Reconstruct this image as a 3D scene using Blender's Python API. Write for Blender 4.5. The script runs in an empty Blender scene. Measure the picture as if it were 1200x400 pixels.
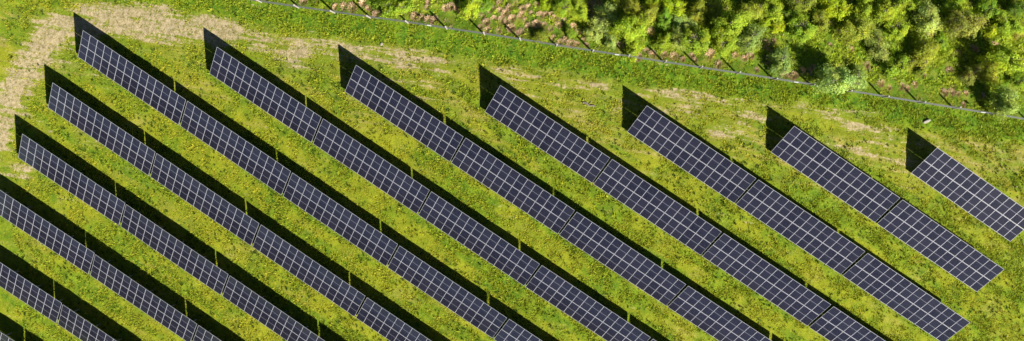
import bpy, bmesh, math, random
import numpy as np
from mathutils import Vector, Matrix
R = math.radians
random.seed(7)
rng = np.random.default_rng(7)
scn = bpy.context.scene
col = scn.collection

# ---------------------------------------------------------------- camera, sky, sun, exposure
FPX, HC, RX, RY = 1128.98, 110.95, -0.0261, 0.0449      # focal length in photo pixels, camera height, tilt
cam_d = bpy.data.cameras.new('camera')
cam_d.sensor_width = 36.0
cam_d.lens = FPX * 36.0 / 1200.0
cam_d.clip_end = 3000.0
cam = bpy.data.objects.new('camera', cam_d)
col.objects.link(cam)
CAMR = Matrix.Rotation(RX, 3, 'X') @ Matrix.Rotation(RY, 3, 'Y')
cam.matrix_world = Matrix.Translation((0, 0, HC)) @ CAMR.to_4x4()
scn.camera = cam

SHX, SHY = -0.898, 0.893                                  # shadow offset per metre of height
SUN = Vector((-SHX, -SHY, 1.0)).normalized()
SUN_EL = math.asin(SUN.z)
world = bpy.data.worlds.new('World')
scn.world = world
world.use_nodes = True
wn = world.node_tree
sky = wn.nodes.new('ShaderNodeTexSky')
sky.sky_type = 'NISHITA'
sky.sun_disc = False
sky.sun_elevation = SUN_EL
sky.air_density = 0.5
sky.dust_density = 0.3
sky.ozone_density = 2.0
sky.sun_rotation = math.atan2(SUN.x, SUN.y)
bgn = wn.nodes['Background']
wn.links.new(sky.outputs[0], bgn.inputs[0])
bgn.inputs[1].default_value = 0.05
sun_d = bpy.data.lights.new('sun', 'SUN')
sun_d.energy = 5.0
sun_d.angle = R(0.53)
sun_d.color = (1.0, 0.95, 0.86)
sun_o = bpy.data.objects.new('sun', sun_d)
col.objects.link(sun_o)
sun_o.rotation_euler = SUN.to_track_quat('Z', 'Y').to_euler()
sun_o.location = (60, -60, 90)
scn.view_settings.view_transform = 'Standard'
scn.view_settings.look = 'None'
scn.view_settings.gamma = 1.0
scn.view_settings.exposure = 1.18
scn.view_settings.use_curve_mapping = False

# ---------------------------------------------------------------- terrain and pixel helpers
def sclamp(v, lim):
    return lim * np.tanh(v / lim * (1 + 0.3 * (v / lim) ** 2) / 1.0)

def terr(x, y):
    """gently domed field: height of the ground (m)"""
    x = np.asarray(x, float); y = np.asarray(y, float)
    def soft(v, a, b):                                    # identity up to a, levels off at b
        s = np.sign(v); m = np.abs(v)
        return s * np.where(m < a, m, a + (b - a) * np.tanh(np.maximum(m - a, 0) / (b - a)))
    x = soft(x, 60, 72); y = soft(y, 24, 32)
    return ((-1.8927 * x * x - 1.2907 * x * y - 1.4067 * y * y) * 1e-3
            + (-1.0046 * x ** 3 - 1.0879 * x * x * y - 2.2938 * x * y * y) * 1e-5 + 1.1797 * x ** 4 * 1e-7)

def tz(x, y):
    return float(terr(x, y))

def ray(px, py):
    d = CAMR @ Vector(((px - 600) / FPX, (200 - py) / FPX, -1.0))
    return d

def at(px, py, h=0.0):
    """point h metres above the ground seen at a photo pixel (its x, y and the ground height there)"""
    d = ray(px, py); z = 0.0
    for _ in range(12):
        t = (HC - z) / -d.z
        x, y = d.x * t, d.y * t
        z = tz(x, y) + h
    return Vector((x, y, z - h))

# numpy value noise
_tab = rng.random((256, 256))
def vnoise(x, y, s, o=0):
    x = np.asarray(x) / s + 37.7 * o + 1000; y = np.asarray(y) / s + 91.3 * o + 1000
    xi = np.floor(x).astype(int); yi = np.floor(y).astype(int)
    fx = x - xi; fy = y - yi
    fx = fx * fx * (3 - 2 * fx); fy = fy * fy * (3 - 2 * fy)
    g = lambda a, b: _tab[a & 255, b & 255]
    return ((g(xi, yi) * (1 - fx) + g(xi + 1, yi) * fx) * (1 - fy) + (g(xi, yi + 1) * (1 - fx) + g(xi + 1, yi + 1) * fx) * fy)
def fbm(x, y, s, o=0, n=4):
    t = 0; a = 0.5; k = 0
    for i in range(n):
        t = t + a * vnoise(x, y, s / 2 ** i, o + i * 3); k += a; a *= 0.5
    return t / k
def sstep(a, b, v):
    t = np.clip((v - a) / (b - a), 0, 1)
    return t * t * (3 - 2 * t)

def tag(o, label=None, cat=None, group=None, kind=None):
    if label: o['label'] = label
    if cat: o['category'] = cat
    if group: o['group'] = group
    if kind: o['kind'] = kind
    return o
def link(name, data, parent=None):
    o = bpy.data.objects.new(name, data)
    col.objects.link(o)
    if parent is not None: o.parent = parent
    return o

# ---------------------------------------------------------------- materials
def new_mat(name):
    m = bpy.data.materials.new(name); m.use_nodes = True
    return m, m.node_tree, m.node_tree.nodes['Principled BSDF']
def N(nt, t, **kw):
    n = nt.nodes.new(t)
    for k, v in kw.items(): setattr(n, k, v)
    return n
def mix(nt, fac, a, b, mode='MIX'):
    n = N(nt, 'ShaderNodeMix', data_type='RGBA', blend_type=mode)
    for sock, v in ((n.inputs[0], fac), (n.inputs[6], a), (n.inputs[7], b)):
        if isinstance(v, bpy.types.NodeSocket): nt.links.new(v, sock)
        elif isinstance(v, (int, float)): sock.default_value = v
        else: sock.default_value = (*v, 1)
    return n.outputs[2]
def noise(nt, scale, detail=4, rough=0.6, coord=None):
    n = N(nt, 'ShaderNodeTexNoise'); n.inputs['Scale'].default_value = scale
    n.inputs['Detail'].default_value = detail; n.inputs['Roughness'].default_value = rough
    if coord is not None: nt.links.new(coord, n.inputs['Vector'])
    return n.outputs['Fac']
def ramp(nt, v, a, b):
    n = N(nt, 'ShaderNodeMapRange'); n.interpolation_type = 'SMOOTHSTEP'
    nt.links.new(v, n.inputs[0]); n.inputs[1].default_value = a; n.inputs[2].default_value = b
    return n.outputs[0]
def attr(nt, name, out='Fac'):
    n = N(nt, 'ShaderNodeAttribute'); n.attribute_name = name
    return n.outputs[out]

def ground_material():
    m, nt, b = new_mat('meadow_ground')
    geo = N(nt, 'ShaderNodeNewGeometry').outputs['Position']
    n_big = noise(nt, 0.12, 3, 0.6, geo)
    n_mid = noise(nt, 0.9, 4, 0.65, geo)
    n_fin = noise(nt, 4.0, 4, 0.7, geo)
    n_vf = noise(nt, 11.0, 3, 0.7, geo)
    n_lump = noise(nt, 2.2, 3, 0.6, geo)
    mp = N(nt, 'ShaderNodeMapping', vector_type='TEXTURE'); nt.links.new(geo, mp.inputs[0])
    mp.inputs['Rotation'].default_value = (0, 0, R(-9.5)); mp.inputs['Scale'].default_value = (5.0, 0.55, 1.0)
    n_str = noise(nt, 1.0, 4, 0.65, mp.outputs[0])                         # drawn out along the wheel tracks
    grass = mix(nt, ramp(nt, n_mid, 0.36, 0.64), (0.105, 0.155, 0.005), (0.190, 0.210, 0.010))
    grass = mix(nt, ramp(nt, n_big, 0.40, 0.62), grass, (0.20, 0.215, 0.010))
    lush = mix(nt, ramp(nt, n_mid, 0.40, 0.66), (0.055, 0.125, 0.005), (0.115, 0.190, 0.006))
    c = mix(nt, attr(nt, 'dry'), grass, mix(nt, ramp(nt, n_str, 0.42, 0.60), (0.135, 0.165, 0.010), (0.245, 0.215, 0.048)))
    c = mix(nt, attr(nt, 'lush'), c, lush)
    c = mix(nt, ramp(nt, n_fin, 0.52, 0.72), c, (0.26, 0.245, 0.030))       # dry blades
    c = mix(nt, ramp(nt, n_lump, 0.42, 0.28), c, (0.030, 0.065, 0.004))     # shaded gaps in the sward, painted into the colour
    wild = mix(nt, ramp(nt, n_mid, 0.40, 0.62), (0.080, 0.145, 0.008), (0.150, 0.175, 0.018))
    c = mix(nt, attr(nt, 'wild'), c, wild)
    soil = mix(nt, ramp(nt, n_fin, 0.35, 0.65), (0.16, 0.14, 0.05), (0.33, 0.26, 0.145))
    soil = mix(nt, ramp(nt, n_lump, 0.42, 0.66), soil, (0.36, 0.29, 0.175))
    # bare soil shows where the soil mask beats the clumpy grass
    def ma(sock, k, o):
        n = N(nt, 'ShaderNodeMath', operation='MULTIPLY_ADD')
        nt.links.new(sock, n.inputs[0]); n.inputs[1].default_value = k
        if isinstance(o, float): n.inputs[2].default_value = o
        else: nt.links.new(o, n.inputs[2])
        return n.outputs[0]
    ad = ma(n_fin, 1.0, ma(n_lump, 0.6, ma(n_str, 2.2, -1.9)))
    ad2 = N(nt, 'ShaderNodeMath', operation='ADD')
    nt.links.new(ad, ad2.inputs[0]); nt.links.new(attr(nt, 'soil'), ad2.inputs[1])
    c = mix(nt, ramp(nt, ad2.outputs[0], 0.38, 0.70), c, soil)
    c = mix(nt, ramp(nt, n_vf, 0.30, 0.75), mix(nt, 1.0, c, (0.68, 0.72, 0.7), 'MULTIPLY'), mix(nt, 1.0, c, (1.3, 1.27, 1.25), 'MULTIPLY'))
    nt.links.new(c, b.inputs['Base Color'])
    b.inputs['Roughness'].default_value = 0.95
    b.inputs['Specular IOR Level'].default_value = 0.15
    bp = N(nt, 'ShaderNodeBump'); bp.inputs['Strength'].default_value = 1.0; bp.inputs['Distance'].default_value = 0.10
    nt.links.new(mix(nt, 0.4, n_fin, n_vf), bp.inputs['Height'])
    nt.links.new(bp.outputs[0], b.inputs['Normal'])
    return m

def leaf_material(name, use_object_color=False, trans=0.4):
    m, nt, b = new_mat(name)
    c = attr(nt, 'tint', 'Color')
    if use_object_color:
        oi = N(nt, 'ShaderNodeObjectInfo')
        c = mix(nt, 1.0, oi.outputs['Color'], c, 'MULTIPLY')
    nt.links.new(c, b.inputs['Base Color'])
    b.inputs['Roughness'].default_value = 0.7
    b.inputs['Specular IOR Level'].default_value = 0.2
    t = N(nt, 'ShaderNodeBsdfTranslucent')
    nt.links.new(c, t.inputs['Color'])
    mx = N(nt, 'ShaderNodeMixShader'); mx.inputs[0].default_value = trans
    nt.links.new(b.outputs[0], mx.inputs[1]); nt.links.new(t.outputs[0], mx.inputs[2])
    nt.links.new(mx.outputs[0], nt.nodes['Material Output'].inputs[0])
    return m

def plain_material(name, colr, rough=0.6, metal=0.0, vary=0.15, scale=6.0):
    m, nt, b = new_mat(name)
    tc = N(nt, 'ShaderNodeTexCoord').outputs['Object']
    f = noise(nt, scale, 4, 0.6, tc)
    c = mix(nt, f, [v * (1 - vary) for v in colr], [v * (1 + vary) for v in colr])
    nt.links.new(c, b.inputs['Base Color'])
    b.inputs['Roughness'].default_value = rough
    b.inputs['Metallic'].default_value = metal
    return m

def cell_material():
    """dark silicon half cells behind glass: 6 across, thin silver gaps and busbars"""
    m, nt, b = new_mat('solar_cells')
    tc = N(nt, 'ShaderNodeTexCoord').outputs['Object']
    sep = N(nt, 'ShaderNodeSeparateXYZ'); nt.links.new(tc, sep.inputs[0])
    def lines(sock, pitch, w):
        a = N(nt, 'ShaderNodeMath', operation='DIVIDE'); nt.links.new(sock, a.inputs[0]); a.inputs[1].default_value = pitch
        f = N(nt, 'ShaderNodeMath', operation='FRACT'); nt.links.new(a.outputs[0], f.inputs[0])
        g = N(nt, 'ShaderNodeMath', operation='LESS_THAN'); nt.links.new(f.outputs[0], g.inputs[0]); g.inputs[1].default_value = w / pitch
        return g.outputs[0]
    gx = lines(sep.outputs[0], 0.159, 0.006)
    gy = lines(sep.outputs[1], 0.0795, 0.002)
    oi = N(nt, 'ShaderNodeObjectInfo')
    base = mix(nt, oi.outputs['Random'], (0.0080, 0.0083, 0.0165), (0.0150, 0.0150, 0.026))
    n = noise(nt, 3.0, 3, 0.6, tc)
    base = mix(nt, ramp(nt, n, 0.4, 0.75), base, (0.018, 0.018, 0.028))     # thin film of dust
    c = mix(nt, gx, base, (0.045, 0.045, 0.06))
    c = mix(nt, gy, c, (0.045, 0.045, 0.06))
    nt.links.new(c, b.inputs['Base Color'])
    b.inputs['Roughness'].default_value = 0.22
    b.inputs['IOR'].default_value = 1.5
    return m

M = dict(
    ground=ground_material(),
    grass=leaf_material('grass_blades', trans=0.2),
    leaf=leaf_material('tree_leaves', True, 0.5),
    dead=leaf_material('dead_bracken', True, 0.15),
    bark=plain_material('bark', (0.16, 0.13, 0.10), 0.9, 0, 0.4, 9),
    cells=cell_material(),
    back=plain_material('white_backsheet', (0.36, 0.36, 0.40), 0.35, 0, 0.04),
    under=plain_material('module_underside', (0.05, 0.05, 0.055), 0.6, 0, 0.05),
    midgap=plain_material('half_cell_gap', (0.13, 0.13, 0.16), 0.35, 0, 0.04),
    alu=plain_material('anodised_aluminium', (0.46, 0.46, 0.49), 0.4, 0.3, 0.06),
    steel=plain_material('galvanised_steel', (0.34, 0.35, 0.37), 0.5, 0.5, 0.15),
    wire=plain_material('fence_wire', (0.085, 0.088, 0.09), 0.6, 0.0, 0.15),
    post=plain_material('fence_post_wood', (0.32, 0.29, 0.25), 0.8, 0, 0.2, 12),
    sign=plain_material('sign_plate', (0.5, 0.5, 0.48), 0.5, 0, 0.03),
    stone=plain_material('pale_stone', (0.26, 0.235, 0.19), 0.9, 0, 0.3, 8),
)

# ---------------------------------------------------------------- layout data (photo pixels)
FENCE = [(262, -4), (306, 2.5), (350, 9.2), (392, 15), (434, 21), (478, 27), (523.6, 34), (567.6, 40.5), (609.7, 47), (652, 54), (694, 60.5),
         (736, 67), (778, 73.5), (820, 80), (863, 86.3), (906, 93), (949, 99.8), (992, 107), (1034, 113.8), (1076, 120.5), (1117, 127), (1160, 134), (1203, 141), (1246, 148)]
FP = [at(*p) for p in FENCE]
fx = np.array([p.x for p in FP]); fy = np.array([p.y for p in FP])
def fence_y(x):
    x = np.asarray(x, float)
    y = np.interp(x, fx, fy)
    y = np.where(x < fx[0], fy[0] + (x - fx[0]) * -0.16, y)
    return np.where(x > fx[-1], fy[-1] + (x - fx[-1]) * -0.16, y)

def seg_dist(X, Y, pts):
    d = np.full(X.shape, 1e9)
    for (a, b) in zip(pts[:-1], pts[1:]):
        ax, ay, aw = a; bx, by, bw = b
        ux, uy = bx - ax, by - ay
        t = np.clip(((X - ax) * ux + (Y - ay) * uy) / (ux * ux + uy * uy + 1e-9), 0, 1)
        w = aw + (bw - aw) * t
        d = np.minimum(d, np.hypot(X - ax - t * ux, Y - ay - t * uy) / w)
    return d
# bare, driven-over earth: (pixel polyline with half widths in m, strength)
TRACKS = [
    ([(-40, 215, 2.2), (-5, 165, 2.0), (10, 120, 2.0), (30, 80, 1.9), (55, 45, 2.0), (85, 25, 2.0), (125, 23, 2.0), (180, 30, 2.2), (235, 34, 2.2), (275, 42, 1.6)], 0.80),
    ([(60, 60, 1.5), (110, 25, 1.5), (200, 25, 1.3)], 0.5),
    ([(220, 40, 1.5), (330, 55, 1.8), (420, 62, 1.3), (520, 76, 1.0)], 0.54),
    ([(0, 165, 1.3), (20, 130, 1.0), (45, 90, 0.9), (60, 62, 0.8)], 0.55),
    ([(20, 128, 0.9), (60, 155, 0.5)], 0.52),
    ([(470, 66, 0.8), (600, 84, 0.7), (760, 112, 0.8), (800, 118, 0.6)], 0.36),
    ([(660, 98, 0.5), (740, 104, 0.5), (830, 112, 0.5)], 0.46),
    ([(790, 117, 0.9), (870, 126, 1.0)], 0.42),
    ([(840, 150, 1.1), (868, 148, 1.1)], 0.5),
    ([(935, 124, 0.9), (990, 145, 1.2), (1045, 160, 1.2)], 0.55),
    ([(960, 128, 0.7), (1030, 135, 0.7)], 0.45),
    ([(883, 132, 1.0), (893, 140, 0.8)], 0.5),
    ([(1050, 165, 0.8), (1100, 172, 0.6)], 0.4),
    ([(90, 160, 0.8), (130, 175, 0.5)], 0.3),
    ([(30, 200, 1.2), (4, 205, 1.2)], 0.45),
    ([(88, 45, 1.3), (92, 60, 1.0)], 0.4),
]
# ---------------------------------------------------------------- ground
def axis(lo, hi, step, far):
    core = np.arange(lo, hi + step / 2, step)
    out = [0.5]
    while out[-1] < far: out.append(out[-1] * 1.5)
    out = np.array(out)
    return np.concatenate([(lo - out)[::-1], core, hi + out])
gx = axis(-72, 76, 0.2, 900); gy = axis(-30, 34, 0.2, 900)
X, Y = np.meshgrid(gx, gy)
dF = fence_y(X) - Y                                     # > 0 on the field side of the fence
soil = np.zeros_like(X)
for pts, s in TRACKS:
    P3 = []
    for (px, py, w) in pts:
        p = at(px, py); P3.append((p.x, p.y, w))
    d = seg_dist(X, Y, P3)
    soil = np.maximum(soil, s * (1 - sstep(0.1, 1.75, d + 0.8 * (fbm(X, Y, 3.0, 5) - 0.5))))
field_strip = sstep(12.5, 5, dF) * sstep(2.6, 4.2, dF)
streak = fbm(X * 0.35 + Y * 0.1, Y * 2.2 + X * 0.33, 1.6, 9)
soil = np.maximum(soil, 0.42 * field_strip * sstep(0.52, 0.68, streak) * sstep(-75, -5, -np.abs(X - 20)))
soil *= (0.6 + 0.8 * fbm(X, Y, 1.4, 11)) * (0.72 + 0.56 * fbm(X * 0.5 + Y * 0.2, Y * 1.7 + X * 0.3, 1.5, 13))
dry = np.clip(sstep(15, 7, dF) * sstep(2.4, 4.5, dF) * (0.35 + 0.9 * fbm(X, Y, 4, 15)) + 0.45 * sstep(0.55, 0.7, fbm(X, Y, 3, 17)), 0, 1)
fstr = fbm((X + 0.16 * Y) * 0.07, dF, 0.75, 19, 3)
head = sstep(15, 9, dF) * sstep(2.2, 3.4, dF)
dry = np.clip(dry + head * (1.9 * sstep(0.44, 0.60, fstr) - 0.35), 0, 1)
soil = np.maximum(soil, 0.27 * head * sstep(0.54, 0.70, fstr) * (0.4 + 1.2 * sstep(0.42, 0.6, fbm(X, Y, 6, 23))) * sstep(46, 38, X))
dry = np.maximum(dry, np.clip(soil * 1.2, 0, 1))
lush = sstep(3.9, 2.2, dF + 1.2 * (fbm(X, Y, 3, 21) - 0.5)) * 1.0
lush = np.maximum(lush, 0.6 * sstep(0.50, 0.68, fbm(X, Y, 2.6, 31)))
ROWA = X * math.cos(-0.5872) + Y * math.sin(-0.5872); ROWB = -X * math.sin(-0.5872) + Y * math.cos(-0.5872)
rowstreak = fbm(ROWA * 0.12, ROWB, 1.3, 25, 3)
lush = np.maximum(lush, 0.75 * sstep(0.50, 0.66, rowstreak))
lush = np.clip(lush, 0, 1) * (1 - np.clip(soil * 1.3, 0, 1))
wild = sstep(0.25, -0.5, dF)
Z0 = terr(X, Y)
rough = 0.22 + 0.10 * lush + 0.22 * wild - 0.05 * np.clip(soil * 2, 0, 1)
Z = Z0 + rough * (fbm(X, Y, 1.3, 41, 3) - 0.5)
# wheel ruts of the track that follows the fence
for off in (4.6, 6.4, 8.6):
    Z -= 0.05 * np.exp(-((dF - off - 0.5 * np.sin(X * 0.09)) / 0.22) ** 2) * (fbm(X, Y, 5, 51) > 0.38)
ny, nx = X.shape
me = bpy.data.meshes.new('ground')
me.vertices.add(nx * ny)
me.vertices.foreach_set('co', np.stack([X, Y, Z], -1).astype(np.float32).ravel())
idx = np.arange(nx * ny).reshape(ny, nx)
quads = np.stack([idx[:-1, :-1], idx[:-1, 1:], idx[1:, 1:], idx[1:, :-1]], -1).reshape(-1, 4)
nq = len(quads)
me.loops.add(nq * 4); me.polygons.add(nq)
me.loops.foreach_set('vertex_index', quads.astype(np.int32).ravel())
me.polygons.foreach_set('loop_start', np.arange(0, nq * 4, 4, dtype=np.int32))
me.polygons.foreach_set('use_smooth', np.ones(nq, bool))
for nm, a in (('soil', soil), ('dry', dry), ('lush', lush), ('wild', wild)):
    me.attributes.new(nm, 'FLOAT', 'POINT').data.foreach_set('value', a.astype(np.float32).ravel())
me.update(calc_edges=True)
me.materials.append(M['ground'])
ground = tag(link('ground', me), kind='structure')

def sample(arr, x, y):
    i = np.clip(np.searchsorted(gx, x), 1, nx - 1); j = np.clip(np.searchsorted(gy, y), 1, ny - 1)
    u = (x - gx[i - 1]) / (gx[i] - gx[i - 1]); v = (y - gy[j - 1]) / (gy[j] - gy[j - 1])
    return (arr[j - 1, i - 1] * (1 - u) + arr[j - 1, i] * u) * (1 - v) + (arr[j, i - 1] * (1 - u) + arr[j, i] * u) * v
def gz(x, y): return float(sample(Z, np.array([x]), np.array([y]))[0])

# ---------------------------------------------------------------- mesh helpers
def tri_mesh(name, verts, tris, tint, mat):
    """verts (n,3), tris (m,3), tint (n,3)"""
    me = bpy.data.meshes.new(name)
    me.vertices.add(len(verts)); me.vertices.foreach_set('co', verts.astype(np.float32).ravel())
    m = len(tris)
    me.loops.add(m * 3); me.polygons.add(m)
    me.loops.foreach_set('vertex_index', tris.astype(np.int32).ravel())
    me.polygons.foreach_set('loop_start', np.arange(0, m * 3, 3, dtype=np.int32))
    c = np.ones((len(verts), 4), np.float32); c[:, :3] = tint
    me.color_attributes.new('tint', 'FLOAT_COLOR', 'POINT').data.foreach_set('color', c.ravel())
    me.update(calc_edges=True)
    me.materials.append(mat)
    return me
def blades(n, h, w, lean0, lean1, spread, r):
    """template tuft of n triangular blades leaning outwards -> verts (3n,3)"""
    a = r.random(n) * 2 * math.pi; le = lean0 + (lean1 - lean0) * r.random(n)
    L = h * (0.6 + 0.6 * r.random(n)); b0 = spread * r.random(n) ** 0.5
    ca, sa = np.cos(a), np.sin(a)
    base = np.stack([ca * b0, sa * b0, np.full(n, -0.03)], -1)
    side = np.stack([-sa, ca, np.zeros(n)], -1) * (w * (0.6 + 0.8 * r.random(n)))[:, None]
    tip = base + np.stack([ca * np.sin(le) * L, sa * np.sin(le) * L, np.cos(le) * L], -1)
    return np.stack([base - side, base + side, tip], 1).reshape(-1, 3)
def scatter_tufts(name, x, y, s, tint, templates, label, cat, tipgain=1.15):
    vs, cs = [], []
    k = rng.integers(0, len(templates), len(x)); a = rng.random(len(x)) * 2 * math.pi
    z = sample(Z, x, y)
    for i, t in enumerate(templates):
        q = np.nonzero(k == i)[0]
        ca, sa = np.cos(a[q])[:, None], np.sin(a[q])[:, None]
        vx = (t[None, :, 0] * ca - t[None, :, 1] * sa) * s[q, None] + x[q, None]
        vy = (t[None, :, 0] * sa + t[None, :, 1] * ca) * s[q, None] + y[q, None]
        vz = t[None, :, 2] * s[q, None] + z[q, None]
        vs.append(np.stack([vx, vy, vz], -1).reshape(-1, 3))
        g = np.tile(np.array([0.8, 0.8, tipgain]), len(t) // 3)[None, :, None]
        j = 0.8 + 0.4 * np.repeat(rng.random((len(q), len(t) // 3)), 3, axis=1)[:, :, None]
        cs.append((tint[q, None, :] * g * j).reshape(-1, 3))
    v = np.concatenate(vs); c = np.concatenate(cs)
    t = np.arange(len(v)).reshape(-1, 3)
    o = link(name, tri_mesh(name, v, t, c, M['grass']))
    return tag(o, label, cat, kind='stuff')

# ---------------------------------------------------------------- solar tables
TH = -0.5872; TAU = 0.5734; PITCH = 7.1777; Q0 = 20.2874; WT = 4.1288; ZL = 0.652; CP = 1.053; GAP = 0.228; NC = 14
U2 = np.array([math.cos(TH), math.sin(TH)]); N2 = np.array([-U2[1], U2[0]])
T0 = {1: 36.2369, 2: 21.0268, 3: 6.0065, 4: -8.8567, 5: -23.8426, 6: -38.7062, 7: -53.335, 8: -53.2201, 9: -53.1329, 10: -53.1664, 11: -53.3318, 12: -53.3}
DQ = {1: -.0225, 2: -.0331, 3: -.0928, 4: -.0139, 5: .0943, 6: .0765, 7: .0406, 8: .0359, 9: .0573, 10: .0289, 11: -.1712, 12: -.1}
COUNT = {1: 1, 2: 2, 3: 3, 4: 4, 5: 5, 6: 5, 7: 5, 8: 4, 9: 4, 10: 3, 11: 2, 12: 2}
ORD = ['zeroth', 'first', 'second', 'third', 'fourth', 'fifth', 'sixth', 'seventh', 'eighth', 'ninth', 'tenth', 'eleventh', 'twelfth']

def box_bm(bm, x0, x1, y0, y1, z0, z1, mat=0):
    v = [bm.verts.new((x, y, z)) for z in (z0, z1) for y in (y0, y1) for x in (x0, x1)]
    for q in ((0, 2, 3, 1), (4, 5, 7, 6), (0, 1, 5, 4), (2, 6, 7, 3), (0, 4, 6, 2), (1, 3, 7, 5)):
        f = bm.faces.new([v[i] for i in q]); f.material_index = mat
def bm_mesh(name, bm, mats):
    me = bpy.data.meshes.new(name); bm.to_mesh(me); bm.free()
    for m in mats: me.materials.append(m)
    return me
MW, ML = 1.042, 2.050
def module_mesh():
    bm = bmesh.new()
    w, l = MW / 2 - 0.0185, ML / 2 - 0.0185
    box_bm(bm, -w, w, -l, l, -0.012, 0.0, 1)                       # laminate, white behind the cells
    bm.faces.ensure_lookup_table(); bm.faces[0].material_index = 2   # dark underside
    f = bm.faces.new([bm.verts.new(p) for p in ((-w + 0.004, -0.026, 0.0016), (w - 0.004, -0.026, 0.0016), (w - 0.004, 0.026, 0.0016), (-w + 0.004, 0.026, 0.0016))]); f.material_index = 3
    for s in (-1, 1):                                              # the two half-cut cell fields
        y0, y1 = (0.026, l - 0.012)
        if s < 0: y0, y1 = -y1, -y0
        f = bm.faces.new([bm.verts.new(p) for p in ((-w + 0.009, y0, 0.002), (w - 0.009, y0, 0.002), (w - 0.009, y1, 0.002), (-w + 0.009, y1, 0.002))])
        f.material_index = 0
    return bm_mesh('solar_module', bm, [M['cells'], M['back'], M['under'], M['midgap']])
def frame_mesh():
    bm = bmesh.new(); w, l, t = MW / 2, ML / 2, 0.018
    box_bm(bm, -w, w, -l, -l + t, -0.032, 0.008); box_bm(bm, -w, w, l - t, l, -0.032, 0.008)
    box_bm(bm, -w, -w + t, -l + t, l - t, -0.032, 0.008); box_bm(bm, w - t, w, -l + t, l - t, -0.032, 0.008)
    return bm_mesh('module_frame', bm, [M['alu']])
me_mod, me_frame = module_mesh(), frame_mesh()
TL = NC * CP
def simple_box(name, x0, x1, y0, y1, z0, z1, mat):
    bm = bmesh.new(); box_bm(bm, x0, x1, y0, y1, z0, z1); return bm_mesh(name, bm, [M[mat]])
me_purlin = simple_box('purlin', 0.02, TL - 0.05, -0.03, 0.03, -0.095, -0.034, 'steel')
me_rafter = simple_box('rafter', -0.03, 0.03, 0.25, WT - 0.3, -0.20, -0.097, 'steel')
# vertical posts are written in the table's tilted frame, so shear them upright
ct, st = math.cos(TAU), math.sin(TAU)
def post_mesh(yl):
    bm = bmesh.new(); drop = ZL + yl * st - 0.2 + 0.8
    box_bm(bm, -0.05, 0.05, -0.04, 0.04, -drop, 0.0)
    bmesh.ops.rotate(bm, verts=bm.verts, cent=(0, 0, 0), matrix=Matrix.Rotation(-TAU, 3, 'X'))
    bmesh.ops.translate(bm, verts=bm.verts, vec=(0, yl, -0.203))
    return bm_mesh('support_post', bm, [M['steel']])
me_post_lo, me_post_hi = post_mesh(1.0), post_mesh(3.1)

def corner(r, s, hi):
    q = Q0 - (r - 1) * PITCH + DQ[r]
    w = WT * ct if hi else 0.0
    xy = U2 * s + N2 * (q + w)
    return Vector((xy[0], xy[1], tz(*xy) + ZL + (WT * st if hi else 0.0)))
tables = []
for r in range(1, 13):
    for k in range(COUNT[r]):
        s0 = T0[r] + k * (TL + GAP); s1 = s0 + TL - 0.012
        A, B, C, D = corner(r, s0, False), corner(r, s1, False), corner(r, s0, True), corner(r, s1, True)
        ex = ((B - A) + (D - C)).normalized()
        ey = ((C - A) + (D - B)); ey = (ey - ex * ey.dot(ex)).normalized()
        ez = ex.cross(ey)
        org = (A + B + C + D) / 4 - ex * (TL - 0.012) / 2 - ey * WT / 2
        ey = (ey + ez * random.uniform(-.008, .008)).normalized(); ez = ex.cross(ey)
        t = link('solar_table', None)
        t.matrix_world = Matrix(((ex.x, ey.x, ez.x, org.x), (ex.y, ey.y, ez.y, org.y), (ex.z, ey.z, ez.z, org.z), (0, 0, 0, 1)))
        if COUNT[r] == 1:
            lab = 'single short solar table alone in the row nearest the upper right corner'
        else:
            lab = 'solar table, %s from its upper left end in the %s row from upper right' % (ORD[k + 1], ORD[r])
        tag(t, lab, 'solar panel', 'solar tables in diagonal rows on the meadow')
        for j in range(2):
            for i in range(NC):
                mo = link('solar_module', me_mod, t)
                mo.location = (MW / 2 + i * CP, ML / 2 + j * (ML + 0.0288), random.uniform(-0.003, 0.003))
                mo.rotation_euler = (random.uniform(-.004, .004), random.uniform(-.004, .004), 0)
                link('module_frame', me_frame, mo)
        for y in (0.45, 1.65, 2.5, 3.65):
            link('purlin', me_purlin, t).location = (0, y, 0)
        for i in range(5):
            x = 1.0 + i * (TL - 2.0) / 4
            link('rafter', me_rafter, t).location = (x, 0, 0)
            link('support_post', me_post_lo, t).location = (x, 0, 0)
            link('support_post', me_post_hi, t).location = (x, 0, 0)
        tables.append((r, k, A, B, C, D))

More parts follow.
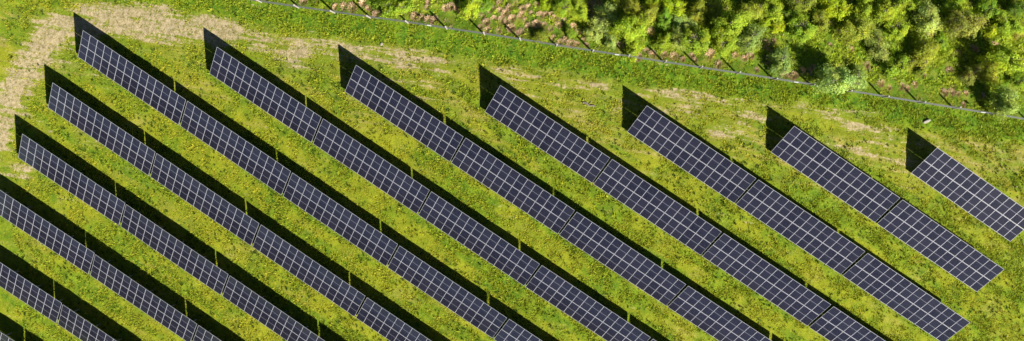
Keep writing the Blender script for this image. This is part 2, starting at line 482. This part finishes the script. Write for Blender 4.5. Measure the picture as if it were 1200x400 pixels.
# ---------------------------------------------------------------- fence
FH = 2.0
fence = link('wire_fence', None); fence.location = FP[0]
tag(fence, 'grey wire mesh fence with pale posts between the meadow and the scrub', 'fence')
def post(h):
    bm = bmesh.new()
    bmesh.ops.create_cone(bm, cap_ends=True, segments=8, radius1=0.11, radius2=0.10, depth=h + 0.5, matrix=Matrix.Translation((0, 0, (h - 0.5) / 2)))
    bmesh.ops.create_cone(bm, cap_ends=True, segments=8, radius1=0.10, radius2=0.03, depth=0.04, matrix=Matrix.Translation((0, 0, h + 0.021)))
    return bm_mesh('post', bm, [M['post']])
me_fp = post(FH + 0.12)
for p in FP:
    o = link('post', me_fp, fence); o.location = p - FP[0]
    o.rotation_euler = (random.uniform(-.03, .03), random.uniform(-.03, .03), random.random())
for a, b in zip(FP[:-1], FP[1:]):
    bm = bmesh.new(); d = b - a; L = d.length
    for i in range(22):
        z = 0.06 + i * 0.09; box_bm(bm, 0.08, L - 0.08, -0.0035, 0.0035, z - 0.0035, z + 0.0035)
    n = int(L / 0.22)
    for i in range(n):
        x = 0.08 + (L - 0.16) * (i + 0.5) / n; box_bm(bm, x - 0.003, x + 0.003, 0.0037, 0.0097, 0.04, FH)
    o = link('mesh_panel', bm_mesh('mesh_panel', bm, [M['wire']]), fence)
    o.location = a - FP[0]
    ex = d.normalized(); ey = Vector((-ex.y, ex.x, 0)).normalized(); ez = ex.cross(ey)
    o.rotation_euler = Matrix(((ex.x, ey.x, ez.x), (ex.y, ey.y, ez.y), (ex.z, ey.z, ez.z))).to_euler()
# small white plates hung on the wires
for px, lab in ((505, 'small white plate on fence nearest its upper left end'), (722, 'small white plate on fence below the pale small willow shrub'),
                (929, 'small white plate on fence left of the overhanging willow'), (1145, 'small white plate on fence near the right edge')):
    py = np.interp(px, [p[0] for p in FENCE], [p[1] for p in FENCE])
    p = at(px, float(py))
    i = int(np.searchsorted([q[0] for q in FENCE], px)); d = (FP[i] - FP[i - 1]).normalized()
    bm = bmesh.new(); box_bm(bm, -0.25, 0.25, -0.012, 0.012, -0.16, 0.16)
    bmesh.ops.bevel(bm, geom=bm.edges, offset=0.005, segments=1)
    o = link('fence_sign', bm_mesh('fence_sign', bm, [M['sign']]))
    o.location = p + Vector((0.0, -0.09, 1.62)); o.rotation_euler = (R(-12), 0, math.atan2(d.y, d.x))
    tag(o, lab, 'sign', 'white plates on the fence')

# ---------------------------------------------------------------- trees and shrubs of the scrub
def crown_mesh(name, seed, r, h, nshoot, nleaf, leaf, updir):
    """leafy crown: shoots fan out of the trunk, leaves sit along their outer part"""
    g = np.random.default_rng(seed)
    base_z = h * 0.30
    az = g.random(nshoot) * 2 * math.pi
    el = np.arcsin(np.clip(g.random(nshoot) * 1.02 - 0.05, -1, 1)) * (1 - updir) + updir * R(75) * g.random(nshoot)
    lob = 0.78 + 0.22 * np.sin(az * 2 + g.random() * 6) + 0.18 * np.sin(az * 5 + g.random() * 6) * np.cos(el)
    ln = (0.62 + 0.42 * g.random(nshoot)) * lob
    dirs = np.stack([np.cos(az) * np.cos(el) * r, np.sin(az) * np.cos(el) * r, np.sin(el) * (h - base_z)], -1)
    per = max(4, nleaf // nshoot)
    t = 0.30 + 0.75 * g.random((nshoot, per)) ** 0.75
    P = dirs[:, None, :] * (ln[:, None] * t)[:, :, None]
    P[:, :, 2] += base_z
    droop = (t ** 2) * 0.10 * r
    P[:, :, 2] -= droop
    sp = (0.10 + 0.10 * (1 - np.abs(t - 0.65))) * r * 0.9
    P += g.normal(0, 1, P.shape) * (sp * 0.55)[:, :, None]
    tone = np.repeat((0.75 + 0.5 * g.random(nshoot))[:, None], per, 1) * (0.8 + 0.4 * g.random((nshoot, per)))
    yel = np.repeat(g.random(nshoot)[:, None], per, 1)
    P = P.reshape(-1, 3); tone = tone.ravel(); yel = yel.ravel()
    keep = P[:, 2] > 0.12 * h
    P = P[keep]; tone = tone[keep]; yel = yel[keep]; n = len(P)
    # leaf frames: normals roughly outward/up
    ctr = np.array([0, 0, h * 0.4])
    nrm = P - ctr; nrm /= np.linalg.norm(nrm, axis=1)[:, None] + 1e-6
    nrm = nrm + g.normal(0, 0.5, nrm.shape) + np.array([0, 0, 0.5]); nrm /= np.linalg.norm(nrm, axis=1)[:, None]
    tx = np.cross(nrm, g.normal(0, 1, nrm.shape)); tx /= np.linalg.norm(tx, axis=1)[:, None] + 1e-6
    ty = np.cross(nrm, tx)
    L = (leaf * (0.65 + 0.7 * g.random(n)))[:, None]; W = L * 0.42
    V = np.stack([P - tx * L, P - ty * W + nrm * L * 0.12, P + tx * L, P + ty * W + nrm * L * 0.12], 1).reshape(-1, 3)
    i = np.arange(n) * 4
    T = np.concatenate([np.stack([i, i + 1, i + 2], -1), np.stack([i, i + 2, i + 3], -1)])
    tint = np.stack([tone * (0.92 + 0.25 * yel), tone, tone * (1.1 - 0.35 * yel)], -1)
    me = tri_mesh(name, V, T, np.repeat(tint, 4, 0), M['leaf'])
    return me, dirs, ln, base_z
def limb(bm, a, b, r0, r1, seg=6):
    d = (b - a); q = d.to_track_quat('Z', 'Y').to_matrix()
    ring = []
    for p, rr in ((a, r0), (b, r1)):
        ring.append([bm.verts.new(p + q @ Vector((math.cos(2 * math.pi * i / seg) * rr, math.sin(2 * math.pi * i / seg) * rr, 0))) for i in range(seg)])
    for i in range(seg):
        bm.faces.new((ring[0][i], ring[0][(i + 1) % seg], ring[1][(i + 1) % seg], ring[1][i]))
    bm.faces.new(ring[1])
def trunk_mesh(dirs, ln, bz, r, h):
    bm = bmesh.new()
    top = Vector((0.03 * r, -0.02 * r, h * 0.75))
    limb(bm, Vector((0, 0, -0.3)), Vector((0, 0, bz)), 0.055 * r + 0.03, 0.045 * r + 0.02)
    limb(bm, Vector((0, 0, bz)), top, 0.045 * r + 0.02, 0.012)
    order = np.argsort(-ln)[:14]
    for i in order:
        d = Vector(dirs[i] * ln[i])
        s = Vector((0, 0, bz * 0.9 + 0.25 * h * random.random()))
        m = s + d * 0.5 + Vector((0, 0, 0.05 * h))
        limb(bm, s, m, 0.02 * r + 0.012, 0.012 * r + 0.006, 5); limb(bm, m, Vector((0, 0, bz)) + d * 0.92, 0.012 * r + 0.006, 0.004, 5)
    return bm_mesh('trunk', bm, [M['bark']])
PROTO = {}
def proto(kind, v):
    key = (kind, v)
    if key not in PROTO:
        if kind == 'tree':   a = dict(r=1.75, h=4.3, nshoot=70, nleaf=9500, leaf=0.095, updir=0.25)
        elif kind == 'shrub': a = dict(r=1.3, h=2.2, nshoot=55, nleaf=6500, leaf=0.085, updir=0.0)
        elif kind == 'willow': a = dict(r=1.8, h=3.4, nshoot=95, nleaf=8500, leaf=0.095, updir=0.12)
        else:                a = dict(r=1.5, h=2.6, nshoot=110, nleaf=7500, leaf=0.075, updir=0.10)   # 'haze': fine twiggy bush
        me, d, l, bz = crown_mesh('crown', 100 + v * 7 + len(kind), **a)
        PROTO[key] = (me, trunk_mesh(d, l, bz, a['r'], a['h']), a['r'], a['h'])
    return PROTO[key]
PAL = dict(lime=(0.36, 0.49, 0.035), bright=(0.43, 0.54, 0.020), green=(0.25, 0.40, 0.030), dark=(0.18, 0.28, 0.025),
           pale=(0.40, 0.52, 0.130), olive=(0.37, 0.43, 0.045), grey=(0.34, 0.45, 0.100), brown=(0.37, 0.385, 0.065))
PLANTS = [
 (372, 4, 8, 'shrub', 'lime', 'small lime shrub cut by the top edge, leftmost behind the fence'),
 (463, 9, 15, 'shrub', 'lime', 'broad low lime shrub between the leftmost fence posts'),
 (444, 4, 8, 'shrub', 'green', 'small green shrub left of the broad low lime shrub'),
 (551, 5, 15, 'shrub', 'lime', 'bright lime shrub at top edge left of the bracken patch'),
 (568, 6, 9, 'shrub', 'green', 'small green shrub against the right side of the bright lime shrub'),
 (636, 42, 10, 'haze', 'olive', 'pale olive twiggy bush close to the fence amid brown bracken'),
 (642, 3, 9, 'shrub', 'bright', 'small vivid yellow green shrub at top edge above the bracken patch'),
 (659, 9, 12, 'tree', 'lime', 'lime tree at the top edge, first of the trees right of the bracken'),
 (679, 10, 12, 'tree', 'lime', 'lime tree at the top edge, second right of the bracken patch'),
 (668, 37, 7, 'shrub', 'green', 'small dark green shrub in the middle of the bracken'),
 (708, 20, 16, 'willow', 'pale', 'large pale green tree where the bracken patch ends'),
 (695, 40, 10, 'shrub', 'pale', 'pale bush below the large pale green tree, left of dark gap'),
 (716, 48, 9, 'willow', 'pale', 'pale small willow shrub just behind the fence plate'),
 (743, 7, 11, 'haze', 'olive', 'olive twiggy tree at top edge above the tall lime tree'),
 (740, 32, 17, 'tree', 'lime', 'tall lime tree with open feathery crown right of dark gap'),
 (744, 57, 13, 'shrub', 'lime', 'lime bush at the foot of the tall lime tree near the fence'),
 (760, 17, 12, 'tree', 'olive', 'olive yellow tree touching the tall lime tree on its right'),
 (764, 2, 8, 'tree', 'bright', 'small vivid yellow green crown at top edge above the olive yellow tree'),
 (779, 22, 10, 'tree', 'green', 'mid green small tree left of the pale grey green tree'),
 (779, 49, 12, 'shrub', 'lime', 'lime bush between two dead bracken clumps right of the tall lime tree'),
 (790, 6, 13, 'tree', 'bright', 'vivid yellow green tree at top edge above the pale grey green tree'),
 (801, 27, 13, 'willow', 'pale', 'pale grey green tree with pointed upper crown'),
 (795, 44, 12, 'willow', 'grey', 'grey green bush under the pale grey green tree'),
 (817, 47, 16, 'tree', 'lime', 'wide lime tree between pale grey green tree and the biggest tree'),
 (819, 13, 12, 'tree', 'olive', 'olive lime tree in upper row left of the rounded olive tree'),
 (839, 14, 14, 'haze', 'olive', 'rounded soft olive tree above left of the biggest tree'),
 (855, 28, 18, 'tree', 'lime', 'biggest tall lime tree in the middle of the scrub'),
 (851, 50, 14, 'tree', 'lime', 'lower lime crown leaning against the biggest tree'),
 (880, 45, 17, 'haze', 'grey', 'soft grey green tree right beside the biggest lime tree'),
 (882, 12, 14, 'haze', 'olive', 'olive yellow soft tree above the soft grey green tree'),
 (905, 8, 14, 'tree', 'lime', 'lime tree at top edge right of the olive yellow soft tree'),
 (897, 27, 9, 'shrub', 'bright', 'small vivid shrub directly right above the soft grey green tree'),
 (913, 30, 9, 'shrub', 'bright', 'small vivid shrub, the right one of a close pair'),
 (926, 18, 10, 'shrub', 'green', 'green shrub above the close pair of vivid shrubs'),
 (940, 4, 13, 'haze', 'olive', 'olive soft tree at top edge left above the large shadow gap'),
 (941, 34, 15, 'tree', 'lime', 'lime tree above the large dark shadow gap'),
 (916, 73, 16, 'haze', 'grey', 'grey olive round bush behind the fence left of the large shadow gap'),
 (962, 24, 11, 'tree', 'olive', 'olive tree right of the lime tree above the shadow gap'),
 (979, 9, 14, 'tree', 'bright', 'vivid yellow green tree at top edge with spiky open crown'),
 (1003, 36, 17, 'haze', 'olive', 'large soft olive green tree above the overhanging willow'),
 (1015, 5, 12, 'tree', 'lime', 'lime tree at top edge between vivid yellow tree and broad tree'),
 (1042, 9, 17, 'tree', 'lime', 'broad lime tree at top edge right of centre of the scrub'),
 (1030, 54, 15, 'haze', 'grey', 'grey olive bush right of the large soft olive tree'),
 (1052, 34, 12, 'tree', 'lime', 'lime tree below the broad lime tree at the top edge'),
 (1049, 78, 14, 'shrub', 'lime', 'lime bush between grey olive bush and the fence'),
 (983, 94, 19, 'willow', 'pale', 'pale willow whose crown overhangs the fence and hides part of it'),
 (1007, 92, 12, 'haze', 'grey', 'grey olive shrub touching the overhanging willow on its right'),
 (1089, 20, 17, 'willow', 'pale', 'pale lime tree in the upper row left of the brownish tree'),
 (1072, 5, 9, 'tree', 'lime', 'small lime crown at top edge between two broad trees'),
 (1085, 62, 16, 'haze', 'olive', 'olive domed bush below the pale lime tree'),
 (1062, 74, 11, 'haze', 'olive', 'smaller olive bush left of the olive domed bush'),
 (1080, 80, 8, 'shrub', 'dark', 'small dark green shrub under the olive domed bush'),
 (1117, 7, 10, 'tree', 'lime', 'lime tree at top edge just above the brownish tree'),
 (1130, 27, 18, 'haze', 'brown', 'large brownish olive tree near the upper right corner'),
 (1105, 48, 8, 'shrub', 'green', 'green shrub at the left foot of the brownish olive tree'),
 (1162, 34, 8, 'shrub', 'bright', 'small vivid round shrub standing in deep shadow'),
 (1182, 29, 14, 'tree', 'lime', 'lime tree right of the small vivid shrub'),
 (1196, 36, 8, 'haze', 'brown', 'brownish crown cut by the right edge'),
 (1194, 10, 10, 'tree', 'dark', 'dark green tree in the upper right corner'),
 (1158, 8, 11, 'tree', 'green', 'green tree at top edge near the upper right corner'),
 (1179, 69, 17, 'tree', 'lime', 'broad lime tree near the right edge below the small vivid shrub'),
 (1160, 84, 12, 'haze', 'olive', 'olive bush left below the broad lime tree near right edge'),
 (1139, 87, 11, 'haze', 'brown', 'brownish round bush between two shadow gaps near the right'),
 (1194, 92, 9, 'tree', 'green', 'green crown at right edge below the broad lime tree'),
 (1179, 119, 15, 'willow', 'grey', 'pale grey willow shrub close to the fence by the right edge'),
]
TALL = {(983, 94): 1.35, (1179, 119): 1.5, (1160, 84): 1.5, (1179, 69): 1.15, (855, 28): 1.15, (1130, 27): 1.3, (740, 32): 1.1}   # the trees with long shadows
wild_pos = []
vcount = 0
for (px, py, rp, kind, pal, lab) in PLANTS:
    vcount += 1
    v = vcount % 4
    cm, tm, r0, h0 = proto(kind, v)
    tall = TALL.get((px, py), 0.0)
    hh = h0 * (rp * 0.127 / r0) * (tall or 0.83)
    p = at(px, py, hh * 0.55)
    dist = (Vector((p.x, p.y, p.z)) - Vector((0, 0, HC))).length
    rm = rp * dist / FPX * 1.22
    s = rm / r0
    t = link('tree' if kind in ('tree',) or rp >= 14 else 'shrub', None)
    t.location = (p.x, p.y, gz(p.x, p.y)); t.rotation_euler = (0, 0, random.uniform(0, 6.28))
    t.scale = (s, s, s * (tall or random.uniform(0.72, 0.95)))
    tag(t, lab, 'tree' if t.name.startswith('tree') else 'shrub', 'trees and shrubs behind the fence')
    c = link('crown', cm, t); link('trunk', tm, t)
    k = PAL[pal]; j = random.uniform(0.88, 1.1); w = random.uniform(0.93, 1.07)
    c.color = (k[0] * j * w, k[1] * j, k[2] * j / w, 1)
    wild_pos.append((p.x, p.y, rm))

# dead bracken clumps
BRACKEN = [(355,2),(393,8),(403,8),(412,9),(432,9),(426,3),(442,16),(486,19),(493,21),(502,23),(509,24),(501,8),(503,2),(522,9),(528,8),(536,8),(549,16),(565,19),(563,32),(541,14),(476,13),
 (571,35),(584,36),(607,38),(611,39),(578,22),(588,23),(586,12),(586,4),(575,11),(597,9),(594,24),(600,22),(609,19),(620,8),(623,16),(629,5),(633,18),(639,17),(646,17),(650,21),(629,28),(637,29),(645,34),(654,29),
 (661,24),(672,32),(678,37),(648,45),(656,50),(663,47),(669,51),(676,52),(684,47),(687,53),(691,6),(691,15),(700,3),(612,17),(616,24),(604,4),(612,10),(592,15),(570,26),(599,33),(620,31),(655,19),
 (710,42),(727,53),(748,67),(757,60),(765,64),(778,64),(790,66),(800,70),(814,71),(810,66),(833,62),(842,76),(830,66),(763,37),(862,65),(872,69),(879,66),(886,82),(898,50),(906,49),(897,57),(902,60),(919,89),(930,89),(940,83),
 (899,70),(948,84),(973,53),(997,58),(974,28),(953,79),(1016,76),(1042,103),(1032,98),(1082,88),(1063,104),(1072,100),(1107,109),(1115,109),(1123,110),(1132,110),(1129,123),(1114,83),(1123,62),(1089,41),(1072,17),(1166,54),(1144,58),(1056,101),(1140,56),(1152,112)]
def bracken_mesh(seed):
    g = np.random.default_rng(seed)
    v = blades(260, 0.34, 0.05, 0.1, 1.2, 0.5, g)
    t = np.arange(len(v)).reshape(-1, 3)
    c = np.repeat(0.65 + 0.7 * g.random((len(t), 1)), 3, 0) * np.array([[1.0, 1.0, 1.0]])
    return tri_mesh('dead_bracken', v, t, c, M['dead'])
BM = [bracken_mesh(300 + i) for i in range(4)]
SINGLE = {(355, 2): 'tan bracken clump cut by the top edge, leftmost behind the fence', (763, 37): 'brown bracken clump in the gap right of the tall lime tree',
    (974, 28): 'brown bracken clump below the vivid yellow spiky tree', (1016, 76): 'brown bracken clump right above the grey olive shrub by the willow',
    (1089, 41): 'brown bracken clump between the pale lime tree and the olive domed bush', (1072, 17): 'brown bracken clump left of the pale lime tree',
    (1166, 54): 'brown bracken clump between the small vivid shrub and the broad lime tree', (1129, 123): 'brown bracken clump nearest the fence towards the right edge',
    (1152, 112): 'brown bracken clump in shade left of the pale grey willow shrub', (1114, 83): 'brown bracken clump right of the olive domed bush',
    (997, 58): 'brown bracken clump under the large soft olive green tree', (973, 53): 'brown bracken clump above the overhanging willow',
    (710, 42): 'brown bracken clump in the dark gap under the large pale tree', (727, 53): 'brown bracken clump right beside the pale small willow shrub',
    (842, 76): 'brown bracken clump by the fence below the biggest lime tree', (886, 82): 'brown bracken clump by the fence left of the grey olive round bush',
    (476, 13): 'tan bracken clump at the right foot of the broad low lime shrub', (442, 16): 'tan bracken clump at the left foot of the broad low lime shrub'}
def bracken_label(px, py):
    if (px, py) in SINGLE: return SINGLE[(px, py)], 'dead bracken clumps standing singly'
    for x1, what in ((446, 'left of the broad low lime shrub'), (515, 'right of the broad low lime shrub'), (552, 'below the bright lime shrub at the top edge'),
                     (625, 'in the left half of the dense bracken patch'), (704, 'in the right half of the dense bracken patch'),
                     (784, 'along the fence below the tall lime tree'), (845, 'along the fence below the wide lime tree'), (882, 'at the foot of the biggest lime tree'),
                     (912, 'above the grey olive round bush'), (960, 'beside the large dark shadow gap'), (1060, 'near the fence below the lime bush'),
                     (1100, 'below the olive domed bush near the fence'), (1138, 'near the fence right of the olive bush'), (1300, 'in the shade below the brownish olive tree')):
        if px <= x1: return 'reddish tan clump of dead bracken ' + what, 'dead bracken ' + what
bracken_xy = []
for i, (px, py) in enumerate(BRACKEN):
    p = at(px, py, 0.2); bracken_xy.append((p.x, p.y))
    o = link('dead_bracken', BM[i % 4])
    o.location = (p.x, p.y, gz(p.x, p.y) - 0.02); s = random.uniform(0.55, 0.95)
    o.scale = (s * random.uniform(.85, 1.2), s, s); o.rotation_euler = (0, 0, random.uniform(0, 6.28))
    j = random.uniform(0.8, 1.15)
    o.color = (0.56 * j, 0.40 * j, 0.235 * j, 1)
    lab, grp = bracken_label(px, py)
    tag(o, lab, 'bracken', grp)

# ---------------------------------------------------------------- grass (nobody could count it)
def in_view(n, x0=-66, x1=70, y0=-28, y1=30):
    x = x0 + (x1 - x0) * rng.random(n); y = y0 + (y1 - y0) * rng.random(n)
    return x, y
g1 = [blades(13, 0.23, 0.032, 0.25, 1.1, 0.11, rng) for _ in range(6)]
x, y = in_view(190000)
d = fence_y(x) - y; sl = sample(soil, x, y); lu = sample(lush, x, y)
dens = (0.45 + 0.55 * lu) * (1 - np.clip(sl * 1.3, 0, 0.9)) * (0.12 + 1.4 * sstep(0.42, 0.62, fbm(x, y, 1.0, 61, 3)))
keep = (d > 0.1) & (rng.random(len(x)) < dens)
x, y, lu, d = x[keep], y[keep], lu[keep], d[keep]
s = (0.6 + 0.5 * rng.random(len(x)) + 0.9 * rng.random(len(x)) ** 9) * (0.9 + 0.35 * lu)
f = rng.random(len(x))[:, None]
ca = np.array([0.23, 0.275, 0.010]); cb = np.array([0.43, 0.39, 0.028]); cl = np.array([0.16, 0.255, 0.009])
tint = ca * (1 - f) + cb * f
m = (lu * (0.35 + 0.65 * rng.random(len(x))))[:, None]
tint = tint * (1 - m) + cl * m
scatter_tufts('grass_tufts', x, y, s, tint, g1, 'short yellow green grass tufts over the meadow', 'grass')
# taller green tussocks dotted over the sward, tinted darker to stand for shadow specks
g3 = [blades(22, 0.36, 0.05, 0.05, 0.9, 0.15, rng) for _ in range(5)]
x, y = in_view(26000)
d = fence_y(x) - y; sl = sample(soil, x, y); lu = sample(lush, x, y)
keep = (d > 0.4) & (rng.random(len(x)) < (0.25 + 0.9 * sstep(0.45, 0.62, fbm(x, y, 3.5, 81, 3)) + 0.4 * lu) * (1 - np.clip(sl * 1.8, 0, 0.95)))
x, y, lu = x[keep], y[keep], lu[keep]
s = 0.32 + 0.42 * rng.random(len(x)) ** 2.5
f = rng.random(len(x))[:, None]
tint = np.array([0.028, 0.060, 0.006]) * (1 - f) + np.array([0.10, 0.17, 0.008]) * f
scatter_tufts('grass_tussocks', x, y, s, tint, g3, 'taller green tussocks tinted dark as shadow specks over the meadow', 'grass')
# rank growth behind the fence
g2 = [blades(26, 0.5, 0.06, 0.2, 1.3, 0.25, rng) for _ in range(5)]
x, y = in_view(34000, -45, 74, 2, 34)
d = fence_y(x) - y
patch = fbm(x, y, 2.2, 71, 3)
near = np.full(len(x), 1e9)
for (bx, by) in bracken_xy: near = np.minimum(near, np.hypot(x - bx, y - by))
keep = (d < -0.15) & (rng.random(len(x)) < 0.3 + 0.9 * sstep(0.35, 0.6, patch)) & (near > 0.4) & (rng.random(len(x)) < 0.6 + 0.4 * sstep(0.5, 1.3, near))
x, y, patch = x[keep], y[keep], patch[keep]
s = (0.45 + 0.65 * rng.random(len(x))) * np.where(d[keep] > -2.4, 0.62, 1.0)
f = np.clip(rng.random(len(x)) * 0.6 + (patch - 0.3), 0, 1)[:, None]
tint = np.array([0.20, 0.33, 0.012]) * (1 - f) + np.array([0.40, 0.45, 0.030]) * f
dry = (rng.random(len(x)) < 0.06)[:, None]
tint = np.where(dry, np.array([0.34, 0.28, 0.12]), tint)
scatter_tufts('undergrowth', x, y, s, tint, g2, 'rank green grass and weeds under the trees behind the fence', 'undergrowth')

# ---------------------------------------------------------------- loose things on the meadow
def stone(px, py, size, lab, seed):
    bm = bmesh.new(); bmesh.ops.create_icosphere(bm, subdivisions=2, radius=1.0)
    g = random.Random(seed)
    for v in bm.verts:
        v.co *= 1 + g.uniform(-0.18, 0.18); v.co.z *= 0.55
    me = bm_mesh('stone', bm, [M['stone']])
    p = at(px, py); o = link('stone', me); o.location = (p.x, p.y, gz(p.x, p.y) + size[2] * 0.3); o.scale = size
    o.rotation_euler = (0, 0, g.uniform(0, 3)); tag(o, lab, 'stone')
stone(1085, 142.5, (0.5, 0.2, 0.3), 'long pale stone lying in the grass above the short single table', 1)
stone(447, 52, (0.2, 0.17, 0.2), 'small pale stone in the grass below the leftmost fence posts', 2)
def log(px0, py0, px1, py1, lab):
    a, b = at(px0, py0), at(px1, py1)
    a.z = gz(a.x, a.y) + 0.06; b.z = gz(b.x, b.y) + 0.06
    bm = bmesh.new(); n = 7; d = (b - a)
    side = Vector((-d.y, d.x, 0)).normalized()
    pts = [a + d * (i / n) + side * 0.09 * math.sin(i * 1.3) for i in range(n + 1)]
    for i in range(n): limb(bm, pts[i], pts[i + 1], 0.13 - 0.008 * i, 0.13 - 0.008 * (i + 1), 7)
    limb(bm, pts[3], pts[3] + side * 0.5 + d * 0.12, 0.05, 0.02, 5)
    o = link('fallen_branch', bm_mesh('fallen_branch', bm, [M['bark']])); tag(o, lab, 'branch')
log(683, 120.5, 698, 125.5, 'brown fallen branch on the grass between two rows below the fence')
